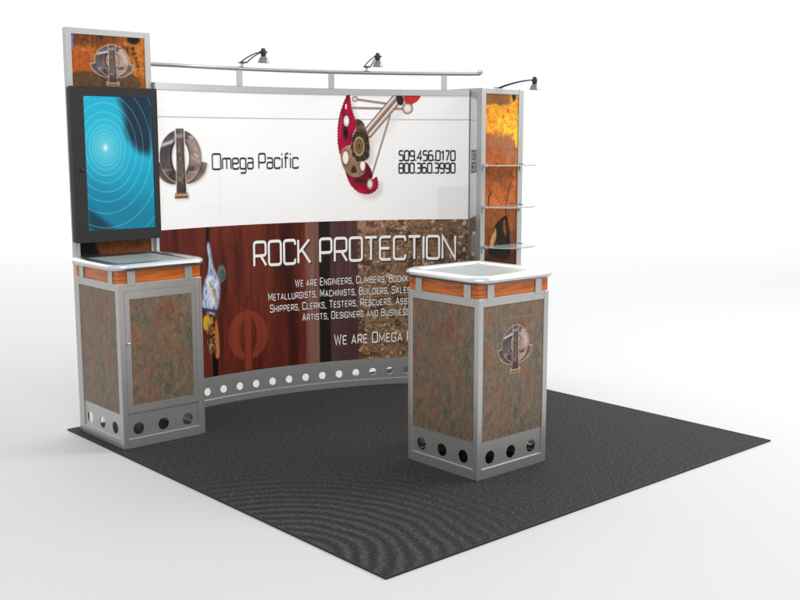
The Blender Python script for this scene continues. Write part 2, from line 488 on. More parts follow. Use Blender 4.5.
# ------------------------------------------------------------ stroke letters
def G(w, *lines):
    return w, lines
GL = {
 'O': G(.74, ('c', (0,0),(0,1),(.74,1),(.74,0))),
 'R': G(.72, ((0,0),(0,1),(.72,1),(.72,.42),(0,.42)), ((.40,.42),(.74,0))),
 'C': G(.68, ((.68,.80),(.68,1),(0,1),(0,0),(.68,0),(.68,.20))),
 'K': G(.70, ((0,0),(0,1)), ((.68,1),(.06,.46)), ((.22,.58),(.72,0))),
 'P': G(.70, ((0,0),(0,1),(.70,1),(.70,.40),(0,.40))),
 'T': G(.70, ((0,1),(.70,1)), ((.35,1),(.35,0))),
 'E': G(.64, ((.64,1),(0,1),(0,0),(.64,0)), ((0,.5),(.56,.5))),
 'I': G(.0, ((0,0),(0,1))),
 'N': G(.76, ((0,0),(0,1),(.76,0),(.76,1))),
 'Q': G(.92, ('c', (0,0),(0,1),(.92,1),(.92,0))),
 'W': G(1.0, ((0,1),(.26,0),(.5,.86),(.74,0),(1.0,1))),
 'A': G(.76, ((0,0),(.38,1),(.76,0)), ((.13,.3),(.63,.3))),
 'G': G(.74, ((.74,.78),(.74,1),(0,1),(0,0),(.74,0),(.74,.48),(.40,.48))),
 'S': G(.68, ((.68,.78),(.68,1),(0,1),(0,.53),(.68,.53),(.68,0),(0,0),(0,.22))),
 'L': G(.60, ((0,1),(0,0),(.60,0))),
 'M': G(.90, ((0,0),(0,1),(.45,.25),(.90,1),(.90,0))),
 'B': G(.70, ('c', (0,0),(0,1),(.68,1),(.68,.53),(.70,.0)), ((0,.53),(.68,.53))),
 'D': G(.74, ('c', (0,0),(0,1),(.74,1),(.74,0))),
 'H': G(.72, ((0,0),(0,1)), ((.72,0),(.72,1)), ((0,.5),(.72,.5))),
 'U': G(.72, ((0,1),(0,0),(.72,0),(.72,1))),
 'F': G(.62, ((.62,1),(0,1),(0,0)), ((0,.5),(.54,.5))),
 ',': G(.06, ((.06,.08),(0,-.16))),
 '.': G(.04, ((.02,-.04),(.02,.10))),
 ' ': G(.34,),
 'm': G(.92, ((0,0),(0,.70),(.92,.70),(.92,0)), ((.46,.70),(.46,0))),
 'e': G(.62, ((0,.36),(.62,.36),(.62,.70),(0,.70),(0,0),(.62,0),(.62,.14))),
 'g': G(.62, ('c', (0,0),(0,.70),(.62,.70),(.62,0)), ((.62,.70),(.62,-.28),(.04,-.28))),
 'a': G(.60, ((.02,.70),(.60,.70),(.60,0),(0,0),(0,.40),(.60,.40))),
 'c': G(.58, ((.58,.56),(.58,.70),(0,.70),(0,0),(.58,0),(.58,.14))),
 'i': G(.10, ((.05,0),(.05,.70)), ((.05,.90),(.05,1.02))),
 'f': G(.42, ((.14,0),(.14,1.0),(.44,1.0)), ((0,.70),(.40,.70))),
 '0': G(.56, ('c', (0,0),(0,1),(.56,1),(.56,0))),
 '1': G(.34, ((0,.80),(.22,1),(.22,0))),
 '3': G(.52, ((0,1),(.52,1),(.52,0),(0,0)), ((.08,.52),(.52,.52))),
 '4': G(.58, ((.44,0),(.44,1),(0,.28),(.60,.28))),
 '5': G(.54, ((.52,1),(.02,1),(.02,.58),(.54,.58),(.54,0),(0,0))),
 '6': G(.56, ((.50,1),(.0,1),(0,0),(.56,0),(.56,.56),(0,.56))),
 '7': G(.52, ((0,1),(.52,1),(.18,0))),
 '8': G(.56, ('c', (0,0),(0,1),(.56,1),(.56,0)), ((0,.52),(.56,.52))),
 '9': G(.56, ((.06,0),(.56,0),(.56,1),(0,1),(0,.46),(.56,.46))),
}
SHARP = set('NWAMK4')
def round_pts(pts, closed, r):
    out = []
    n = len(pts)
    for i, p in enumerate(pts):
        if not closed and i in (0, n-1):
            out.append(p); continue
        a = pts[(i-1) % n]; b = pts[(i+1) % n]
        la = math.hypot(a[0]-p[0], a[1]-p[1]); lb = math.hypot(b[0]-p[0], b[1]-p[1])
        k = min(r, la*0.48, lb*0.48)
        pa = (p[0]+(a[0]-p[0])*k/la, p[1]+(a[1]-p[1])*k/la)
        pb = (p[0]+(b[0]-p[0])*k/lb, p[1]+(b[1]-p[1])*k/lb)
        for t in (0, .33, .67, 1):
            out.append(((1-t)**2*pa[0]+2*t*(1-t)*p[0]+t*t*pb[0], (1-t)**2*pa[1]+2*t*(1-t)*p[1]+t*t*pb[1]))
    return out
def ribbon(bm, pts, closed, wx, wy, emit):
    n = len(pts)
    P = []
    for i, p in enumerate(pts):
        a = pts[i-1] if (closed or i > 0) else None
        b = pts[(i+1) % n] if (closed or i < n-1) else None
        ns = []
        for q, s in ((a, -1), (b, 1)):
            if q is None: continue
            dx, dy = (q[0]-p[0])*s, (q[1]-p[1])*s
            l = math.hypot(dx, dy) or 1e-9
            ns.append((-dy/l, dx/l))
        nx = sum(v[0] for v in ns); ny = sum(v[1] for v in ns)
        l = math.hypot(nx, ny) or 1e-9
        nx /= l; ny /= l
        c = max(0.45, nx*ns[0][0] + ny*ns[0][1])
        P.append((bm.verts.new(emit(p[0]+nx*wx/c, p[1]+ny*wy/c)), bm.verts.new(emit(p[0]-nx*wx/c, p[1]-ny*wy/c))))
    m = n if closed else n-1
    for i in range(m):
        q, s = P[i], P[(i+1) % n]
        bm.faces.new((q[0], q[1], s[1], s[0]))
def text_advance(text, small, gap):
    x = 0; pos = []
    for ch in text:
        k = 1.0
        if ch.islower() and small: k = small
        g = GL[ch.upper() if small else ch]
        pos.append((x, k, ch.upper() if small else ch))
        x += g[0]*k + gap*(0.5 if ch in ' ' else 1.0)
    return pos, x - gap
def lettering(name, text, s0, s1, z, cap, place, material, parent, fit=None, small=0, gap=.26, weight=.075, off=(0, 0)):
    """letters on a surface; fit = how many leading characters span s0..s1"""
    bm = bmesh.new()
    pos, _ = text_advance(text, small, gap)
    _, wid = text_advance(text[:fit] if fit else text, small, gap)
    kx = (s1-s0)/wid
    kz = cap
    for x, k, ch in pos:
        for line in GL[ch][1]:
            cl = line[0] == 'c'
            pts = [(s0+(x+p[0]*k)*kx, z+p[1]*k*kz) for p in (line[1:] if cl else line)]
            rr = 0.0 if ch in SHARP else 0.17*k*min(kx, kz)
            if rr: pts = round_pts(pts, cl, rr)
            w = weight*kz*(0.5+0.5*k)
            ribbon(bm, pts, cl, w*min(1.15, kx/kz*1.0) if kx < kz else w, w, lambda a, b: place(a+off[0], b+off[1]))
    return from_bm(name, bm, material, parent)

# ---------------------------------------------------------------- the setting
bm = bmesh.new()
S_ = 60.0
g = 12
vs = [[bm.verts.new((-S_+2*S_*i/g, -S_+2*S_*j/g, -0.008)) for j in range(g+1)] for i in range(g+1)]
for i in range(g):
    for j in range(g):
        bm.faces.new((vs[i][j], vs[i+1][j], vs[i+1][j+1], vs[i][j+1]))
fl = from_bm('floor', bm, FLOOR)
fl['kind'] = 'structure'

carpet = thing('carpet', 'square charcoal carpet lying under the whole exhibition booth', 'carpet', (1.525, 1.52, 0))
boxobj('pile', (-1.520, 1.520, -1.512, 1.512, -0.007, 0.0), CARPET, carpet, 0.0)
bm = bmesh.new()
for d in ((-1.528, 1.528, -1.52, -1.512), (-1.528, 1.528, 1.512, 1.52), (-1.528, -1.52, -1.512, 1.512), (1.52, 1.528, -1.512, 1.512)):
    box(bm, d[0], d[1], d[2], d[3], -0.0075, 0.0008)
from_bm('binding', bm, EDGE, carpet)

# -------------------------------------------------------------------- counters
def set_uvw(o, fn):
    me = o.data
    at = me.attributes.new('uvw', 'FLOAT_VECTOR', 'POINT')
    at.data.foreach_set('vector', np.array([fn(v.co) for v in me.vertices], np.float32).ravel())

def holed_plate(bm, xs, z0, z1, zc, r, x0, x1, emit, th, seg=24):
    """flat plate x0..x1 by z0..z1 with real round holes; emit(x, z, depth) places a point"""
    bounds = [x0] + [(a+b)/2 for a, b in zip(xs, xs[1:])] + [x1]
    for i, xc in enumerate(xs):
        a, b = bounds[i], bounds[i+1]
        outs, ins = [], []
        for k in range(seg):
            t = 2*math.pi*(k+.5)/seg
            c, s = math.cos(t), math.sin(t)
            tx = ((b-xc) if c > 0 else (xc-a))/max(abs(c), 1e-6)
            tz = ((z1-zc) if s > 0 else (zc-z0))/max(abs(s), 1e-6)
            q = min(tx, tz)
            outs.append((xc+c*q, zc+s*q)); ins.append((xc+c*r, zc+s*r))
        # true corners
        for cx, cz in ((a, z0), (b, z0), (b, z1), (a, z1)):
            j = min(range(seg), key=lambda k: (outs[k][0]-cx)**2+(outs[k][1]-cz)**2)
            outs[j] = (cx, cz)
        V = [[bm.verts.new(emit(p[0], p[1], d)) for p in L_] for L_, d in ((outs, 0), (ins, 0), (ins, th), (outs, th))]
        for k in range(seg):
            n = (k+1) % seg
            for q, s in ((0, 1), (1, 2), (2, 3)):
                bm.faces.new((V[q][k], V[q][n], V[s][n], V[s][k]))

def make_counter(name, label, loc, w, with_door):
    root = thing(name, label, 'counter', loc, 0, 'exhibition counters with metal frames')
    pw = 0.036
    H = 0.970
    for x in (0, w-pw):
        for y in (0, w-pw):
            boxobj('corner_post', (x, x+pw, y, y+pw, 0, H), ALU, root, 0.004)
    # rails between the posts on the four sides, each 1.5 mm behind the post faces
    def side(k):
        # side 0 front (-y), 1 left (-x), 2 back (+y), 3 right (+x): (along, depth inwards, z)
        return [lambda a, d, z: (a, d, z), lambda a, d, z: (d, w-a, z), lambda a, d, z: (w-a, w-d, z), lambda a, d, z: (w-d, a, z)][k]
    def slab(bm, k, a0, a1, d0, d1, z0, z1):
        e = side(k)
        p = [e(a0, d0, z0), e(a1, d1, z1)]
        box(bm, min(p[0][0], p[1][0]), max(p[0][0], p[1][0]), min(p[0][1], p[1][1]), max(p[0][1], p[1][1]), z0, z1)
    for k in range(4):
        door = with_door and k == 0
        bm = bmesh.new(); slab(bm, k, pw, w-pw, 0.0015, 0.03, 0.925, H-0.0005); from_bm('top_rail', bm, ALU, root, 0.0015)
        if k == 2 and with_door:
            pass                                   # the storage counter is open at the back of its plinth
        else:
          bm = bmesh.new(); slab(bm, k, pw, w-pw, 0.0015, 0.03, 0.0, 0.056); from_bm('bottom_rail', bm, ALU, root, 0.0015)
          bm = bmesh.new(); e = side(k)
          holed_plate(bm, [0.105, 0.268, 0.431], 0.056, 0.204, 0.110, 0.036, pw, w-pw, lambda a, z, d: e(a, 0.009+d, z), 0.004)
          from_bm('kick_panel', bm, ALU, root)
        def stone(a0, a1, z0, z1, d, parent, nm):
            bm = bmesh.new(); slab(bm, k, a0, a1, d, d+0.008, z0, z1)
            o = from_bm(nm, bm, STONE, parent)
            flip = 1.0
            set_uvw(o, lambda c: ((c.x if k in (0, 2) else w-c.y) * flip, c.z, 0.3))
            return o
        if door:
            bm = bmesh.new()
            slab(bm, k, pw, w-pw, 0.004, 0.012, 0.206, 0.925); 
            from_bm('door_jamb', bm, ALU, root)
            bm = bmesh.new()
            for a0, a1, z0, z1 in ((pw+.004, .071, .209, .922), (.474, w-pw-.004, .209, .922), (.071, .474, .209, .256), (.071, .474, .879, .922)):
                slab(bm, k, a0, a1, 0.0005, 0.0035, z0, z1)
            dr = from_bm('door', bm, ALU, root)
            stone(.071, .474, .256, .879, 0.0015, dr, 'door_panel')
            bm = bmesh.new()
            lathe(bm, [(0.0, 0.016), (0.005, 0.0155), (0.008, 0.012), (0.0085, 0.009), (0.006, 0.006), (0.004, 0.0), (0.0, 0.0)], 16)
            bmesh.ops.rotate(bm, verts=bm.verts[:], cent=(0, 0, 0), matrix=Matrix.Rotation(R(90), 3, 'X'))
            bmesh.ops.translate(bm, verts=bm.verts[:], vec=(0.055, 0.0, 0.622))
            from_bm('knob', bm, RIM, dr, smooth=True)
        else:
            stone(pw, w-pw, .2045, .9245, 0.005, root, 'side_panel')
    # orange wood band, then the little uprights that carry the top
    bm = bmesh.new()
    for k in range(4):
        a0, a1 = (0.006, w-0.006) if k in (0, 2) else (0.018, w-0.018)
        slab(bm, k, a0, a1, 0.006, 0.018, H+0.0005, 1.043)
    from_bm('wood_band', bm, WOOD, root)
    for k in range(4):
        for a in (0.062, w-0.062-0.05):
            bm = bmesh.new(); slab(bm, k, a, a+0.05, -0.001, 0.0055, 0.958, 1.044); from_bm('support_post', bm, ALU, root, 0.001)
    # rounded metal rim
    ov, rc = 0.040, 0.060
    hw, hh, zc = 0.047, 0.025, 1.063
    inset = -ov + hw
    a, b = inset, w-inset
    path = []
    for cx, cy, t0 in ((b-rc, b-rc, 0), (a+rc, b-rc, 90), (a+rc, a+rc, 180), (b-rc, a+rc, 270)):
        for t in range(0, 91, 9):
            q = R(t0+t)
            path.append(((cx+rc*math.cos(q), cy+rc*math.sin(q)), (math.cos(q), math.sin(q))))
    bm = bmesh.new()
    rings = []
    ns = 20
    for (px, py), (nx, ny) in path:
        ring = []
        for s in range(ns):
            t = 2*math.pi*s/ns
            c, si = math.cos(t), math.sin(t)
            ex = 0.92
            ox = hw*math.copysign(abs(c)**ex, c); oz = hh*math.copysign(abs(si)**ex, si)
            ring.append(bm.verts.new((px+nx*ox, py+ny*ox, zc+oz)))
        rings.append(ring)
    n = len(rings)
    for i in range(n):
        q, s2 = rings[i], rings[(i+1) % n]
        for s in range(ns):
            bm.faces.new((q[s], q[(s+1) % ns], s2[(s+1) % ns], s2[s]))
    from_bm('top_rim', bm, RIM, root, smooth=True)
    g0 = inset + hw - 0.012
    boxobj('glass_top', (g0, w-g0, g0, w-g0, 1.058, 1.0765), GLASSTOP, root, 0.002)
    return root

CW = 0.547
front = make_counter('counter', 'stone clad display counter with round emblem decal, standing forward on the carpet', (1.168, 0.62, 0.0005), CW, False)
left = make_counter('counter', 'stone clad storage counter with knobbed door, under the wall mounted monitor', (0.045, 2.383, 0.0005), CW, True)

# emblem decal on the front counter (a printed transparent-film square: emblem cells and thin frame lines)
def decal_paint(X, Z):
    c = np.zeros(X.shape + (3,)) + np.array([108, 94, 78.])
    return paint_logo(c, X, Z, 0.287, 0.700, 0.104, 0.098, outline=True)
def make_decal():
    xs = np.arange(0.13, 0.445, 0.0022); zs = np.arange(0.535, 0.825, 0.0022)
    X, Z = np.meshgrid(xs, zs, indexing='ij')
    u = (X-.287)/.104; v = (Z-.700)/.098
    q = np.hypot(u, v); ang = np.degrees(np.arctan2(v, np.abs(u)))
    inside = np.maximum.reduce([
        ((q < 1.05) & (np.hypot(u/.37, (v-.04)/.50) > 0.88))*1.0,
        ((np.abs(u) < .26) & (v < 1.095) & (v > -1.40))*1.0,
        ((np.abs(u) < .39) & (v < -1.30) & (v > -1.60))*1.0,
        ((q < 1.08+.27*np.clip((ang+80)/50, 0, 1)) & (q > .95) & (ang > -80) & (ang < -7.5))*1.0]) > 0.5
    o = print_mesh('emblem_decal', xs, zs, lambda X, Z: np.stack([X, np.full(X.shape, 0.0042), Z], -1), decal_paint, front)
    bm = bmesh.new(); bm.from_mesh(o.data)
    flat = inside.reshape(-1)
    bm.verts.ensure_lookup_table()
    bmesh.ops.delete(bm, geom=[f for f in bm.faces if not any(flat[v.index] for v in f.verts)], context='FACES')
    bmesh.ops.delete(bm, geom=[v for v in bm.verts if not v.link_faces], context='VERTS')
    bm.to_mesh(o.data); bm.free()
    bm = bmesh.new()
    box(bm, .1385, .1400, .0038, .0052, .545, .846)
    box(bm, .1400, .4380, .0038, .0052, .8445, .846)
    from_bm('decal_frame', bm, mat('decal_edge', (150, 138, 116), 0.5), front)
make_decal()

# ----------------------------------------------------------- curved back wall
WC = Vector((1.076, 0.317, 0)); WR = 2.643; TH0 = R(-10.5); TH1 = R(40.7)
SLEN = WR*(TH1-TH0)
def arc(th, z, r=WR):
    return (WC.x + r*math.sin(th), WC.y + r*math.cos(th), z)
def on_wall(s, z, d=0.0):
    return arc(TH0 + s/WR, z, WR-d)
def wall_place(S, Z):
    th = TH0 + S/WR
    return np.stack([WC.x + WR*np.sin(th), WC.y + WR*np.cos(th), Z], -1)
def arc_box(bm, t0, t1, r0, r1, z0, z1, n=48):
    rings = []
    for i in range(n+1):
        t = t0 + (t1-t0)*i/n
        rings.append([bm.verts.new(arc(t, z, r)) for r, z in ((r0, z0), (r1, z0), (r1, z1), (r0, z1))])
    for q, s in zip(rings, rings[1:]):
        for k in range(4):
            bm.faces.new((q[k], q[(k+1) % 4], s[(k+1) % 4], s[k]))
    bm.faces.new(rings[0][::-1]); bm.faces.new(rings[-1])
def smooth_by_angle(o, ang=30):
    me = o.data
    me.polygons.foreach_set('use_smooth', [True]*len(me.polygons))
    bm = bmesh.new(); bm.from_mesh(me)
    for e in bm.edges:
        if len(e.link_faces) == 2 and e.calc_face_angle() > R(ang):
            e.smooth = False
    bm.to_mesh(me); bm.free()

wall = thing('curved_back_wall', 'tall concave wall of printed graphics with silver frame, between two display towers', 'display wall', arc(R(15), 0))
bpy.context.view_layer.update()
inv = Matrix.Translation(-wall.location)
WALLPARTS = []
def wp(o):
    """parts are modelled in booth coordinates; keep them there under the wall's empty"""
    o.matrix_parent_inverse = inv
    WALLPARTS.append(o)
    return o

bm = bmesh.new(); arc_box(bm, TH0+R(.45), TH1, WR-0.007, WR+0.045, 2.098, 2.140); smooth_by_angle(wp(from_bm('header_beam', bm, ALU, wall)))
bm = bmesh.new(); arc_box(bm, TH0, TH1, WR-0.014, WR+0.045, 0.0005, 0.043); smooth_by_angle(wp(from_bm('base_rail', bm, ALU, wall)))
# kick band with through holes
pitch = R(2.79)
hs = [R(-10.5)+R(1.6)+pitch*k for k in range(18)]
hs = [t for t in [R(0.2)+pitch*k for k in range(-4, 16)] if TH0+R(1) < t < TH1-R(.6)]
bm = bmesh.new()
holed_plate(bm, [WR*t for t in hs], 0.043, 0.197, 0.100, 0.026, WR*TH0, WR*TH1, lambda a, z, d: arc(a/WR, z, WR-0.003+d), 0.006)
smooth_by_angle(wp(from_bm('kick_band', bm, ALU, wall)))
# print backing
bm = bmesh.new(); arc_box(bm, TH0, TH1, WR+0.001, WR+0.012, 0.197, 2.098); wp(from_bm('backing_board', bm, BACK, wall))

# tubular handrail above the header, with a rolled end
bm = bmesh.new()
t1 = R(42.3)
TR = TH0+R(.5)
pts = [arc(TR + (t1-TR)*i/70, 2.253, WR-0.006) for i in range(71)]
# the left end bends back a little to butt against the side of the tower
for i in range(9):
    p = pts[i]; k = (1-i/9)**2
    pts[i] = (p[0]-.010*k, p[1]+.047*k, p[2])
tube(bm, pts, 0.0138, 14)
o = wp(from_bm('handrail', bm, ALU_TUBE, wall)); smooth_by_angle(o, 50)
bm = bmesh.new()
e = Vector(arc(t1, 2.262, WR-0.006)); d = Vector((math.cos(t1), -math.sin(t1), 0)); nrm = Vector((math.sin(t1), math.cos(t1), 0))
tube(bm, [e-nrm*0.018, e-nrm*0.016, e+nrm*0.016, e+nrm*0.018], [0.015, 0.019, 0.019, 0.015], 18)
ec = from_bm('rail_end_cap', bm, ALU_TUBE, o); smooth_by_angle(ec, 50)
ec.parent = o
for a in (4.0, 18.85, 36.7):
    bm = bmesh.new()
    t = R(a); hw_ = 0.021/WR
    arc_box(bm, t-hw_, t+hw_, WR-0.014, WR-0.004, 2.1405, 2.243, 3)
    wp(from_bm('rail_post', bm, ALU, wall, 0.001))

# --- upper print: white with red climbing cam, emblem, words and phone numbers
A = ART
def cam_paint(c, X, Z):
    def P(k, col, sh=1.0): 
        nonlocal c
        c = mixc(c, col, poly(X, Z, A[k])*sh)
    E = [A['cam_ell'][i:i+3] for i in range(0, len(A['cam_ell']), 3)]
    def el(i, col, k=1.0):
        nonlocal c
        c = mixc(c, col, ell(X, Z, *E[i], k=k))
    # soft grey drop shadow, printed as part of the artwork
    drop_shadow = np.maximum.reduce([poly(X-.03, Z+.035, A[k], 0.03) for k in ('cam_main', 'cam_low', 'cam_tan', 'cam_dark')])
    c = mixc(c, (196, 190, 188), drop_shadow*0.7)
    r = A['cam_rods']; w = A['cam_wires']
    c = mixc(c, (214, 208, 204), ln(X-.03, Z+.03, r[2], r[3], 0.05, 0.04)*0.5)
    for a, b, ww, cc in ((w[4], w[5], 0.006, (122, 104, 92)), (w[0], w[1], 0.008, (128, 110, 98)), (w[2], w[3], 0.008, (132, 112, 98))):
        c = mixc(c, cc, ln(X, Z, a, b, ww))
        c = mixc(c, (205, 194, 184), ln(X, Z+0.003, a, b, 0.0016, 0.003)*.7)
    for a, b in ((r[0], r[1]), (r[2], r[3])):
        c = mixc(c, (104, 80, 68), ln(X, Z, a, b, 0.019))
        c = mixc(c, (164, 142, 128), ln(X-.003, Z-.003, a, b, 0.013))
        c = mixc(c, (226, 216, 206), ln(X+.001, Z-.004, a, b, 0.006, 0.005))
    nz = fbm(X*40, Z*40, 4); n8 = fbm(X*14, Z*10, 3)
    XT = X + .0022*np.sin(Z*290); ZT = Z + .0022*np.sin(X*290)
    crim = np.stack([88+92*n8+24*nz, 2+22*nz, 22+34*n8+14*nz], -1)
    m = poly(XT, ZT, A['cam_main'], .003); c = c*(1-m[..., None])+crim*m[..., None]
    c = mixc(c, (82, 10, 30), m*(1-poly(X-.004, Z+.002, A['cam_main'], .010))*.75)
    c = mixc(c, (214, 96, 118), ln(X, Z, (1.430, 1.95), (1.412, 1.80), .004, .006)*m*.6)
    el(0, (90, 24, 40), 1.25); el(0, (206, 204, 206)); el(0, (244, 242, 244), .5); el(1, (66, 22, 34)); el(1, (30, 12, 18), .6); el(2, (226, 210, 210))
    mb = poly(X, Z, [(1.44, 1.60), (1.60, 1.58), (1.66, 1.50), (1.60, 1.45), (1.50, 1.44)], .004); c = c*(1-mb[..., None])+(crim*.8)*mb[..., None]
    m = poly(XT, ZT, A['cam_low'], .003); c = c*(1-m[..., None])+crim*m[..., None]
    m = poly(X, Z, A['cam_link']); c = c*(1-m[..., None])+(crim*0.85)*m[..., None]
    c = mixc(c, (82, 10, 30), m*(1-poly(X+.004, Z-.006, A['cam_low'], .010))*.7)
    c = mixc(c, (54, 32, 30), ln(X, Z, A['cam_low'][1], A['cam_low'][3], 0.013)*.85)
    dk = np.stack([30+80*nz*n8*2, 20+66*nz*n8*2, 14+54*nz*n8*2], -1)
    m = poly(X, Z, A['cam_dark']); c = c*(1-m[..., None])+dk*m[..., None]
    tan = np.stack([96+90*n8+16*nz, 70+76*n8+14*nz, 48+60*n8+12*nz], -1)
    m = poly(X, Z, A['cam_tan']); c = c*(1-m[..., None])+tan*m[..., None]
    c = mixc(c, (80, 60, 46), (poly(X, Z, A['cam_tan'], .010)*(1-poly(X, Z, A['cam_tan'], .004)))*.9)
    el(3, (92, 68, 52), 1.22); el(4, (92, 68, 52), 1.25); P('cam_tri', (58, 42, 32)); el(3, (236, 222, 218)); el(4, (238, 226, 222))
    el(5, (64, 48, 38)); el(5, (96, 76, 58), .86); el(5, (58, 44, 36), .74)
    for k in range(10):                       # scalloped edge of the gear
        t = 2*math.pi*k/10
        gx, gz_ = E[5][0]; gr_x = abs(E[5][1][0]-gx)*.92; gr_z = abs(E[5][2][1]-gz_)*.92
        p0 = (gx+gr_x*math.cos(t), gz_+gr_z*math.sin(t))
        c = mixc(c, (30, 22, 18), ell(X, Z, p0, (p0[0]+.013, 0), (0, p0[1]+.016), aa=.3))
        c = mixc(c, (128, 104, 82), ell(X, Z, p0, (p0[0]+.005, 0), (0, p0[1]+.006), aa=.4)*.7)
    el(6, (192, 168, 138)); el(6, (110, 82, 54), .84); el(7, (126, 92, 58)); el(7, (88, 62, 42), .55)
    m = poly(X, Z, A['cam_red2']); c = c*(1-m[..., None])+np.stack([176+30*nz, 34+20*nz, 36+20*nz], -1)*m[..., None]
    P('cam_black', (44, 40, 40))
    el(8, (92, 74, 70), 1.1); el(8, (214, 194, 188), .9); el(8, (238, 220, 214), .55)
    el(9, (120, 100, 94)); el(9, (206, 192, 186), .7)
    el(10, (150, 132, 128), 1.1); el(10, (222, 212, 210), .75)
    return c
def upper_paint(X, Z):
    c = np.zeros(X.shape + (3,)) + np.array([241., 240, 239])
    f = fbm(X*1.3, Z*1.6, 3)
    c = c*(0.985+0.025*f)[..., None]
    # faint woven squares in the artwork
    gx = np.abs(((X*26) % 1)-.5); gz = np.abs(((Z*26) % 1)-.5)
    gl = np.maximum(sstep(.44, .5, gx), sstep(.44, .5, gz))*sstep(.5, .62, fbm(X*2.2+4, Z*2+1, 2))
    c = c*(1-0.03*gl)[..., None]
    c = mixc(c, (222, 221, 220), sstep(2.13, 2.14, X)*(1-sstep(1.44, 1.46, Z))*0.5)
    # thin seam line across the sheet
    c = mixc(c, (168, 168, 168), 1-sstep(.0015, .005, np.abs(Z-1.929)))
    c = cam_paint(c, X, Z)
    c = paint_logo(c, X, Z, 0.206, 1.676, 0.162, 0.171)
    return c
xs = lines_between(0.02, SLEN, 0.012, [(0.02, 0.43, 0.003), (1.38, 2.05, 0.004)])
zs = lines_between(1.213, 2.098, 0.012, [(1.39, 2.098, 0.004)])
wp(print_mesh('upper_graphic', xs, zs, wall_place, upper_paint, wall))

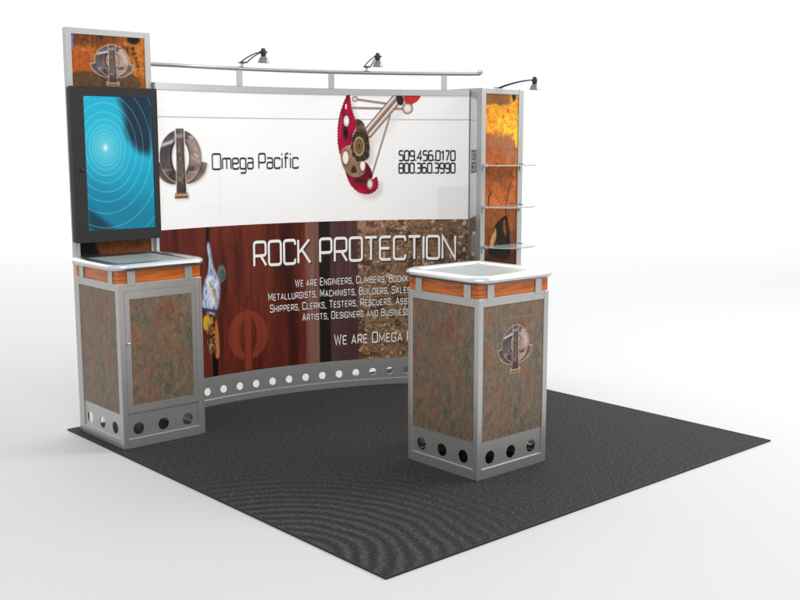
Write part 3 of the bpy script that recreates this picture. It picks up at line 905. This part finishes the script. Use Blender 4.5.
def lower_paint(X, Z):
    c = np.zeros(X.shape + (3,))
    g1 = fbm(X*7, Z*1.1, 4); g2 = fbm(X*46+g1*4, Z*2.3, 4); g3 = fbm(X*130, Z*9, 2)
    v = 0.55*g1+0.35*g2+0.10*g3
    wood = np.stack([52+104*v, 14+56*v, 8+44*v], -1)
    c = c + wood
    c = mixc(c, (150, 66, 42), sstep(.55, .80, fbm(X*9+5, Z*0.8+2, 4))*.42)
    c = mixc(c, (44, 16, 12), sstep(.56, .76, fbm(X*12+15, Z*1.2+7, 4))*.5)
    c = mixc(c, (42, 16, 12), np.exp(-((X-1.02-.02*np.sin(Z*5))/.045)**2)*.65)
    gr_ = fbm(X*190+g1*6, Z*7+g2*2, 4, .65)
    c = c*(.74+.30*gr_)[..., None]*np.array([1, .98, .96])
    c = mixc(c, (38, 14, 10), (1-sstep(.004, .012, np.abs(fbm(X*11+2, Z*2.2+6, 3)-.5)))*.35)
    # pale strip, black joint, dusky strip
    m = sstep(1.142, 1.154, X)
    c = c*(1-m[..., None]) + np.stack([96+46*g2, 62+40*g2, 54+36*g2], -1)*m[..., None]
    m = sstep(1.245, 1.262, X+0.006*g2)
    c = c*(1-m[..., None]) + np.stack([24+16*g2, 17+12*g2, 17+12*g2], -1)*m[..., None]
    m = sstep(1.328, 1.342, X)
    c = c*(1-m[..., None]) + np.stack([56+40*g2, 36+30*g2, 38+30*g2], -1)*m[..., None]
    # stony ground on the right
    m = sstep(1.540, 1.548, X)
    n1 = fbm(X*16, Z*22, 5, .6); n2 = fbm(X*45+3, Z*60, 4, .6); n3 = fbm(X*5+2, Z*5, 3)
    n4 = fbm(X*95+3, Z*120, 3, .6)
    gr = np.stack([44+112*n2+52*n4, 28+94*n2+44*n4, 16+76*n2+38*n4], -1)
    gr = mixc(gr, (178, 130, 106), sstep(.40, .70, n3)*sstep(.85, 1.15, Z)*.7)
    gr = mixc(gr, (128, 106, 76), (1-sstep(.4, .85, Z))*.40)
    gr = gr*(.72+.56*n4)[..., None]
    gr = mixc(gr, (112, 88, 70), sstep(2.02, 2.2, X)*.65)
    gr = mixc(gr, (48, 36, 28), sstep(.54, .66, n1)*.6)
    gr = mixc(gr, (58, 44, 34), sstep(.60, .68, n2)*.6)
    gr = mixc(gr, (206, 180, 152), sstep(.66, .76, fbm(X*30+9, Z*34+4, 3))*.7)
    gr = mixc(gr, (196, 130, 74), sstep(.6, .7, fbm(X*20+9, Z*30+14, 3))*(1-sstep(.3, .45, Z))*.3)
    c = c*(1-m[..., None]) + gr*m[..., None]
    # pale phi watermark
    p = A['phi']; cx, cy = p[0]; rx = p[1][0]-cx; ry = p[2][1]-cy
    u = (X-cx)/rx; w = (Z-cy)/ry
    ring = (1-sstep(.97, 1.03, np.hypot(u, w)))*sstep(.95, 1.05, np.hypot(u/.46, w/.78))
    bar = (1-sstep(.14, .18, np.abs(u)))*sstep(-1.42, -1.36, w)*(1-sstep(1.0, 1.06, w))
    ring = ring*sstep(.18, .22, np.abs(u))
    c = mixc(c, (148, 62, 46), np.maximum(ring, bar)*.62)
    # climber hanging in the crack
    c = mixc(c, (16, 10, 10), poly(X, Z, A['cl_crack'], .006)); c = mixc(c, (14, 9, 9), poly(X, Z, A['cl_crack2'], .008))
    c = mixc(c, (30, 16, 14), ln(X, Z, (.40, 1.12), (.40, .62), .012, .01)*.8)
    nb = fbm(X*28, Z*20, 3)
    c = mixc(c, (60, 36, 26), poly(X, Z, A['cl_brown'], .006))
    c = mixc(c, (170, 120, 60), poly(X, Z, A['cl_brown'], .006)*sstep(.55, .65, fbm(X*60, Z*60, 2)))
    c = mixc(c, (190, 108, 48), poly(X, Z, A['cl_orange'], .005))
    c = mixc(c, (206, 158, 46), poly(X, Z, A['cl_yellow'], .006))
    m = poly(X, Z, A['cl_body'], .007)
    c = c*(1-m[..., None]) + np.stack([140+76*nb, 154+70*nb, 186+56*nb], -1)*m[..., None]
    fold = fbm(X*60+Z*25, Z*16-X*20, 3)
    c = mixc(c, (96, 106, 140), m*sstep(.55, .68, fold)*.75)
    c = mixc(c, (226, 232, 244), m*sstep(.56, .66, fbm(X*50-Z*18+4, Z*14+6, 3))*.7)
    c = mixc(c, (70, 78, 108), m*(1-poly(X+.008, Z, A['cl_body'], .02))*.6)
    a, b = A['cl_stripe']
    for off, col in ((-.012, (226, 226, 222)), (-.004, (96, 128, 96)), (.004, (206, 186, 96)), (.011, (166, 96, 90))):
        c = mixc(c, col, ln(X-off, Z, a, b, .0045, .004)*poly(X, Z, A['cl_body'])*sstep(.3, .45, fbm(X*40, Z*70, 2)))
    c = mixc(c, (40, 44, 60), ln(X, Z, (.345, .665), (.46, .64), .012)*.8)
    for k in range(26):                       # rack of carabiners and slings on the harness
        q = rng.random(4)
        p0 = (.372+.075*q[0], .40+.23*q[1]); p1 = (p0[0]+.02*(q[2]-.5), p0[1]-.02-.04*q[3])
        c = mixc(c, [(188, 150, 66), (40, 28, 24), (150, 140, 130), (176, 92, 40), (70, 52, 40)][k % 5], ln(X, Z, p0, p1, .0035, .004)*.85)
    h = A['cl_head']; c = mixc(c, (92, 106, 94), ell(X, Z, *h))
    c = mixc(c, (60, 72, 66), ell(X-.008, Z+.012, *h, k=.6)*.6)
    return c
xs = lines_between(0.02, SLEN, 0.0055, [(0.3, 0.9, 0.004)])
zs = lines_between(0.197, 1.213, 0.0055)
wp(print_mesh('lower_graphic', xs, zs, wall_place, lower_paint, wall))

def on1(a, b): return on_wall(a, b, .0012)
def on2(a, b): return on_wall(a, b, .0022)
wp(lettering('lettering', 'Qmega Pacific', .452, 1.103, 1.592, .100, on2, BLACKTEXT, wall, gap=.195, weight=.062))
wp(lettering('lettering', '509.456.0170', 1.853, 2.262, 1.638, .069, on2, BLACKTEXT, wall, gap=.175, weight=.085))
wp(lettering('lettering', '800.360.3990', 1.853, 2.262, 1.549, .069, on2, BLACKTEXT, wall, gap=.175, weight=.085))
wp(lettering('lettering', 'ROCK PROTECTION', .756, 2.268, .926, .164, on2, WHITETEXT, wall, gap=.20, weight=.060))
wp(lettering('letter_shadow', 'ROCK PROTECTION', .756, 2.268, .926, .164, on1, SHADOWTEXT, wall, gap=.20, weight=.064, off=(.009, -.011)))
for text, fit, s0, s1, z, cap, gp in (
        ('We are Engineers, Climbers, Bookkeepers,', 32, 1.068, 1.891, .760, .050, .34),
        ('Metallurgists, Machinists, Builders, Sales,', 41, .860, 1.906, .676, .050, .34),
        ('Shippers, Clerks, Testers, Rescuers, Assemblers,', 39, .873, 1.882, .593, .050, .34),
        ('Artists, Designers and Business', 30, 1.119, 1.90, .512, .050, .34),
        ('We are Omega Pacific', 12, 1.362, 1.875, .318, .074, .28)):
    wp(lettering('lettering', text, s0, s1, z, cap, on2, WHITETEXT, wall, fit=fit, small=.82, gap=gp, weight=.066))
    wp(lettering('letter_shadow', text, s0, s1, z, cap, on1, SHADOWTEXT, wall, fit=fit, small=.82, gap=gp, weight=.068, off=(.004, -.005)))

# ------------------------------------------------------------------ left tower
tx0, tx1, ty = 0.058, 0.608, 2.940
tower = thing('display_tower', 'tall narrow silver framed tower with orange rock header behind the monitor', 'display tower', ((tx0+tx1)/2, ty+.02, 0))
tinv = Matrix.Translation(-tower.location)
def tp(o): o.matrix_parent_inverse = tinv; return o
tp(boxobj('upright_post', (tx0, tx0+.033, ty, ty+.045, 0.0005, 2.441), ALU, tower, .003))
tp(boxobj('upright_post', (tx1-.040, tx1, ty, ty+.045, 0.0005, 2.441), ALU, tower, .003))
tp(boxobj('top_rail', (tx0+.033, tx1-.040, ty+.0015, ty+.043, 2.404, 2.4395), ALU, tower, .0015))
tp(boxobj('bottom_rail', (tx0+.033, tx1-.040, ty+.0015, ty+.043, .20, .24), ALU, tower, .0015))
tp(boxobj('backing_board', (tx0+.033, tx1-.040, ty+.008, ty+.02, .24, 2.404), BACK, tower, 0))
def tower_paint(X, Z):
    n1 = fbm(X*14, Z*16, 5, .6); n2 = fbm(X*50, Z*55, 4, .6)
    c = np.stack([150+70*n2, 78+50*n2, 26+26*n2], -1)
    top = sstep(2.33, 2.37, Z+.04*(n1-.5)-(X-.3)*.1)
    c = mixc(c, (112, 62, 30), top*(1-sstep(.34, .46, X))*.85)
    c = mixc(c, (206, 132, 44), sstep(.40, .50, X+.05*(n1-.5))*sstep(2.1, 2.2, Z)*(.5+.5*n2))
    c = mixc(c, (58, 30, 16), sstep(.60, .70, n1)*.75)
    c = mixc(c, (226, 150, 60), sstep(.62, .72, n2)*.5*sstep(.4, .5, X))
    q = np.hypot((X-.150)/.075, (Z-2.243)/.066)
    c = mixc(c, (188, 92, 36), (1-sstep(.85, 1.08, q+.2*(n2-.5))))
    m = poly(X, Z, A['t_boulder'], .008)
    bo = np.stack([92+28*n2, 66+22*n2, 42+16*n2], -1)
    c = c*(1-m[..., None]) + bo*m[..., None]
    low = 1-sstep(2.0, 2.09, Z)
    cl = np.stack([100+50*n1, 56+30*n1, 26+16*n1], -1)
    blk = sstep(.0, .05, .24 - X + .10*(n1-.5) - (Z-1.12)*.25)
    cl = mixc(cl, (14, 12, 14), blk)
    c = c*(1-low[..., None]) + cl*low[..., None]
    c = c*(.66+.55*fbm(X*70+2, Z*80, 4, .65))[..., None]*np.array([.93, .90, .90])
    c = mixc(c, (92, 124, 176), (1-sstep(.098, .112, X+.012*(n2-.5)))*sstep(2.30, 2.33, Z))
    c = mixc(c, (30, 22, 16), ell(X, Z, (.497, 2.392), (.540, 2.39), (.5, 2.366), k=1, aa=.3)*sstep(.35, .5, n1+.2))
    c = mixc(c, (176, 140, 100), (1-sstep(.0012, .003, np.abs(X-.2105)))*sstep(2.16, 2.2, Z)*.35)
    return paint_logo(c, X, Z, .351, 2.256, .110, .092, outline=True)
xs = lines_between(tx0+.033, tx1-.040, 0.0055, [(.2, .5, .0028)])
zs = lines_between(0.24, 2.404, 0.02, [(1.05, 1.22, .005), (2.05, 2.404, .0028)])
tp(print_mesh('rock_graphic', xs, zs, lambda X, Z: np.stack([X, np.full(X.shape, ty+.006), Z], -1), tower_paint, tower))

# ------------------------------------------------------------------- monitor
mon = thing('monitor', 'black portrait flat screen showing bright blue rings, on the left tower', 'monitor', (.3125, 2.90, 1.17))
minv = Matrix.Translation(-mon.location)
def mp_(o): o.matrix_parent_inverse = minv; return o
mx0, mx1, mz0, mz1, my = .029, .597, 1.172, 2.096, 2.860
sx0, sx1, sz0, sz1 = .114, .559, 1.242, 2.040
bm = bmesh.new()
box(bm, mx0, sx0, my, my+.012, mz0, mz1); box(bm, sx1, mx1, my, my+.012, mz0, mz1)
box(bm, sx0, sx1, my, my+.012, mz0, sz0); box(bm, sx0, sx1, my, my+.012, sz1, mz1)
bmesh.ops.remove_doubles(bm, verts=bm.verts[:], dist=1e-5)
bmesh.ops.delete(bm, geom=[f for f in bm.faces if False], context='FACES')
mp_(from_bm('bezel', bm, BLACK, mon))
mp_(boxobj('casing', (mx0+.001, mx1-.001, my+.0125, my+.055, mz0+.001, mz1-.001), BLACK, mon, .008))
mp_(boxobj('wall_bracket', (.2, .45, my+.055, ty+.006, 1.45, 1.80), DARK, mon, .002))
bm = bmesh.new()
lathe(bm, [(0, .010), (.008, .009), (.011, .005), (.0115, 0), (.0, 0)], 20)
bmesh.ops.rotate(bm, verts=bm.verts[:], cent=(0, 0, 0), matrix=Matrix.Rotation(R(90), 3, 'X'))
bmesh.ops.translate(bm, verts=bm.verts[:], vec=(.085, my, 1.606))
mp_(from_bm('power_button', bm, BUTTON, mon, smooth=True))
def screen_paint(X, Z):
    cx, cz = .2442, 1.7376
    d = np.hypot(X-cx, (Z-cz)/1.3)
    f = fbm(X*5, Z*4, 3)
    t = sstep(1.24, 1.85, Z+.1*(f-.5))
    c = mixc(np.zeros(X.shape+(3,)) + (8, 140, 176), (24, 182, 214), t)
    c = mixc(c, (14, 112, 140), (1-sstep(.0, .25, np.abs(Z-1.36+.4*(X-.3))))*.5)
    c = mixc(c, (120, 214, 232), np.exp(-(d/.11)**2)*.6)
    c = mixc(c, (18, 36, 54), poly(X, Z, A['tv_dark'] + [(.60, 2.1), (.33, 2.1)], .035)*.92)
    c = mixc(c, (16, 44, 62), poly(X, Z, A['tv_low'], .03)*.8)
    r = .016
    while r < .62:
        w = .0012 + r*.005
        c = mixc(c, (176, 232, 240), np.exp(-((d-r)/w)**2)*(.58 - .6*min(r, .5)))
        r *= 1.0 + (.42 if r < .03 else .26 if r < .2 else .22)
    c = mixc(c, (250, 255, 255), np.exp(-(d/.014)**2))
    return c
mp_(print_mesh('screen', lines_between(sx0, sx1, .0035), lines_between(sz0, sz1, .0035),
    lambda X, Z: np.stack([X, np.full(X.shape, my+.006), Z], -1), screen_paint, mon, SCREEN))

# ---------------------------------------------------------------- right tower
rx0, rx1, ry0, ry1 = 2.803, 3.246, 2.198, 2.530
rt = thing('shelf_tower', 'silver framed box tower with orange rock picture and three glass shelves, right end', 'display tower', ((rx0+rx1)/2, (ry0+ry1)/2, 0))
rinv = Matrix.Translation(-rt.location)
def rp_(o): o.matrix_parent_inverse = rinv; return o
for x, w in ((rx0, .045), (rx1-.052, .052)):
    rp_(boxobj('upright_post', (x, x+w, ry0, ry0+.05, .0005, 2.152), ALU, rt, .003))
    rp_(boxobj('upright_post', (x, x+w, ry1-.05, ry1, .0005, 2.152), ALU, rt, .003))
rp_(boxobj('top_rail', (rx0+.045, rx1-.052, ry0+.0015, ry0+.04, 2.113, 2.151), ALU, rt, .0015))
rp_(boxobj('bottom_rail', (rx0+.045, rx1-.052, ry0+.0015, ry0+.04, .0005, .06), ALU, rt, .0015))
for x in (rx0+.003, rx1-.009):
    rp_(boxobj('side_panel', (x, x+.006, ry0+.0502, ry1-.0502, .0005, 2.11), MIRROR, rt, 0))
    rp_(boxobj('side_rail', (x-.001, x+.02, ry0+.0502, ry1-.0502, 2.1105, 2.151), ALU, rt, .001))
rp_(boxobj('back_panel', (rx0+.045, rx1-.052, ry1-.02, ry1-.01, .0005, 2.151), BACK, rt, 0))
rp_(boxobj('top_plate', (rx0+.045, rx1-.052, ry0+.04, ry1-.02, 2.135, 2.149), ALU, rt, 0))
rp_(boxobj('backing_board', (rx0+.045, rx1-.052, ry0+.010, ry0+.02, .06, 2.113), BACK, rt, 0))
def right_paint(X, Z):
    n1 = fbm(X*22, Z*20, 5, .6); n2 = fbm(X*60, Z*60, 4, .6); n3 = fbm(X*9, Z*4, 4)
    c = np.stack([132+54*n3+20*n2, 58+48*n3+16*n2, 22+36*n3+12*n2], -1)                       # plain orange face
    c = mixc(c, (208, 112, 58), sstep(.5, .7, fbm(X*8+3, Z*3+4, 3))*.5)
    c = mixc(c, (120, 66, 40), sstep(.56, .7, n1)*.55)
    wx = X+.05*(n3-.5)+.02*(n1-.5); wz = Z+.06*(n3-.5)+.03*(n1-.5)
    mg = poly(wx, wz, A['r_grey'], .03)
    c = mixc(c, (150, 104, 78), np.maximum(mg, (1-sstep(.0, .10, np.abs(wz-1.76)))*.8)*(.45+.5*n2))
    fine = fbm(X*120+5, Z*90, 4, .65)
    c = c*(.74+.5*fine)[..., None]
    c = mixc(c, (88, 44, 22), (1-sstep(.004, .010, np.abs(n3-.5)))*.5)
    c = c*(1-.25*(1-sstep(1.0, 1.35, Z)))[..., None]
    up = sstep(1.80, 1.85, wz + .06*(n1-.5) + .20*sstep(3.12, 3.2, X)*(n1-.2))
    fire = np.stack([216+40*n2, 108+104*n2, 16+52*n2], -1)
    fire = mixc(fire, (252, 206, 66), sstep(.5, .64, fbm(X*16+7, Z*13+1, 4))*.6*(1-sstep(1.93, 2.02, Z)))
    fire = mixc(fire, (206, 76, 22), sstep(.56, .66, n1)*.75*sstep(1.88, 1.98, Z))
    fire = mixc(fire, (146, 84, 40), sstep(.60, .70, n2)*.5)
    fire = fire*(.78+.36*fine)[..., None]
    c = c*(1-up[..., None]) + fire*up[..., None]
    c = mixc(c, (112, 74, 48), sstep(2.02, 2.05, Z+.03*(n1-.5))*(1-sstep(3.08, 3.14, X))*.85)
    c = mixc(c, (36, 26, 18), poly(X, Z, A['r_black'], .008))
    k = A['r_crack']
    for a, b in zip(k, k[1:]):
        c = mixc(c, (96, 52, 26), ln(X, Z, a, b, .006, .005)*.8)
    c = mixc(c, (244, 180, 90), ln(X, Z, k[0], k[2], .006, .006)*.6)
    k = A['r_crack2']
    for a, b in zip(k, k[1:]):
        c = mixc(c, (64, 34, 20), ln(X, Z, a, b, .006, .005)*.9)
    m = poly(X+.012*(n2-.5), Z+.012*(n1-.5), A['r_cl'], .010)
    c = mixc(c, (24, 18, 13), m)
    c = mixc(c, (92, 66, 44), m*sstep(.56, .68, fine)*.6)
    mc = poly(X+.01*(n2-.5), Z, A['r_cly'], .012)
    c = mixc(c, (214, 168, 104), mc*.9); c = mixc(c, (140, 96, 54), mc*sstep(.5, .6, fine)*.7)
    c = mixc(c, (24, 18, 13), ln(X, Z, (3.085, 1.21), (3.118, .95), .012, .008))
    c = mixc(c, (34, 26, 20), ell(X, Z, (3.02, 1.165), (3.05, 0), (0, 1.20), aa=.3))
    c = mixc(c, (40, 26, 18), (1-sstep(.93, .98, Z+.05*(n1-.5)))*.6*(Z > .6))
    return c
rp_(print_mesh('rock_graphic', lines_between(rx0+.045, rx1-.052, .004), lines_between(.06, 2.113, .03, [(.88, 2.113, .005)]),
    lambda X, Z: np.stack([X, np.full(X.shape, ry0+.008), Z], -1), right_paint, rt))
def shelf(z):
    bm = bmesh.new()
    x0, x1, dep, th = rx0+.012, rx1-.012, .235, .008
    cx, hw_ = (x0+x1)/2, (x1-x0)/2
    out = [(x0, ry0-.002), (x0, ry0-.02)]
    for k in range(1, 24):
        t = math.pi*k/24
        out.append((cx-hw_*math.copysign(abs(math.cos(t))**.72, math.cos(t)), ry0-.02-(dep-.02)*math.sin(t)**.8))
    out += [(x1, ry0-.02), (x1, ry0-.002)]
    lo = [bm.verts.new((x, y, z)) for x, y in out]; hi = [bm.verts.new((x, y, z+th)) for x, y in out]
    bm.faces.new(lo[::-1]); bm.faces.new(hi)
    n = len(out)
    for i in range(n):
        bm.faces.new((lo[i], lo[(i+1) % n], hi[(i+1) % n], hi[i]))
    s = rp_(from_bm('glass_shelf', bm, GLASS, rt, .001))
    for x in (rx0+.024, rx1-.028):
        bm = bmesh.new()
        box(bm, x-.011, x+.011, ry0-.009, ry0-.0005, z-.042, z-.0005)
        box(bm, x-.007, x+.007, ry0-.04, ry0-.0092, z-.007, z-.0008)
        box(bm, x-.009, x+.009, ry0-.032, ry0-.001, z+th+.0005, z+th+.006)
        b = from_bm('bracket', bm, ALU, s, .001)
for z in (1.600, 1.302, 1.012):
    shelf(z)

# ----------------------------------------------------------------------- lamps
def make_lamp(label, loc, aim, foot=True):
    """arm lamp whose arm leaves the clamp along local +x"""
    root = thing('arm_lamp', label, 'lamp', loc, aim, 'arm lamps along the top of the booth')
    bm = bmesh.new()
    box(bm, -.030, .026, -.021, .021, .006, .015)
    o = from_bm('clamp', bm, DARK, root, .003)
    if foot:
        bm = bmesh.new()
        box(bm, -.026, -.008, -.006, .006, -.020, .006)
        from_bm('clamp_foot', bm, ALU, root, .001)
    Lh = .272
    for s in (-1, 1):
        bm = bmesh.new()
        pts = []
        for k in range(15):
            t = k/14
            pts.append((.012+(Lh-.012)*t, s*(.017*(1-t)+.006), .013+.050*math.sin(t*math.pi*.5)**.9))
        tube(bm, pts, .0042, 8)
        from_bm('arm_rod', bm, DARK, root, smooth=True)
    bm = bmesh.new()
    lathe(bm, [(.010, .034), (.013, .034), (.016, .040), (.019, .052), (.019, .068), (.015, .072), (.014, .082), (.010, .085), (.0, .085)], 24, (Lh, 0, 0))
    tube(bm, [(Lh, -.026, .062), (Lh, .026, .062)], .006, 10)
    h = from_bm('lamp_head', bm, DARK, root); smooth_by_angle(h, 35)
    bm = bmesh.new()
    lathe(bm, [(.012, .037), (.021, .033), (.029, .022), (.036, .006), (.040, -.006), (.038, -.0055), (.034, .005), (.027, .020), (.019, .030), (.002, .034)], 32, (Lh, 0, 0))
    s = from_bm('lamp_shade', bm, SHADE, root); smooth_by_angle(s, 50)
    bm = bmesh.new()
    lathe(bm, [(.0, -.004), (.012, -.003), (.018, .004), (.018, .012), (.0, .014)], 20, (Lh, 0, 0))
    b = from_bm('bulb', bm, BULB, s, smooth=True)
    return root
for a, lab in ((4.7, 'dark arm lamp on the handrail, nearest the monitor tower'), (24.6, 'dark arm lamp on the handrail above the red climbing cam picture')):
    p = arc(R(a), 2.283, WR-.006)
    make_lamp(lab, p, math.atan2(WC.y-p[1], WC.x-p[0]))
make_lamp('dark arm lamp on top of the shelf tower, reaching out to the right', (3.025, 2.25, 2.1465), math.atan2(-.90, .42), False)

# ---------------------------------------------------------------------- lights
def area(name, loc, target, sx, sy, power, col=(1, 1, 1)):
    d = bpy.data.lights.new(name, 'AREA')
    d.shape = 'RECTANGLE'; d.size = sx; d.size_y = sy; d.energy = power; d.color = col
    o = bpy.data.objects.new(name, d); COL.objects.link(o)
    o.location = loc
    o.rotation_euler = (Vector(target)-Vector(loc)).to_track_quat('-Z', 'Y').to_euler()
    return o
area('far_floor_fill', (36.0, 40.7, 14), (36.0, 40.8, 0), 88, 74, 30000).rotation_euler = (0, 0, R(48.4))  # added fill that whitens the distant floor and hides the horizon
area('studio_light_right', (6.5, -1.5, 5.0), (1.0, 2.2, 0.3), 3.0, 3.0, 270)
area('studio_light_front', (-1.5, -2.5, 5.0), (1.4, 2.8, 1.5), 2.5, 2.5, 95, (1, .985, .96))

w = bpy.data.worlds.new('World'); scene.world = w; w.use_nodes = True
bg = w.node_tree.nodes['Background']
bg.inputs[0].default_value = (1, 1, 1, 1); bg.inputs[1].default_value = 1.0

# ---------------------------------------------------------------------- camera
cam = bpy.data.cameras.new('camera'); co = bpy.data.objects.new('camera', cam); COL.objects.link(co)
co.location = (-2.693, -3.1192, 1.7742)
co.rotation_euler = (R(90-8.5428), 0, R(48.4198-90))
cam.sensor_width = 36; cam.lens = 36*1055.47/800; cam.clip_end = 500; cam.clip_start = .05
scene.camera = co
scene.view_settings.view_transform = 'Standard'
scene.view_settings.look = 'None'
scene.view_settings.exposure = 0.0
scene.view_settings.gamma = 1.0
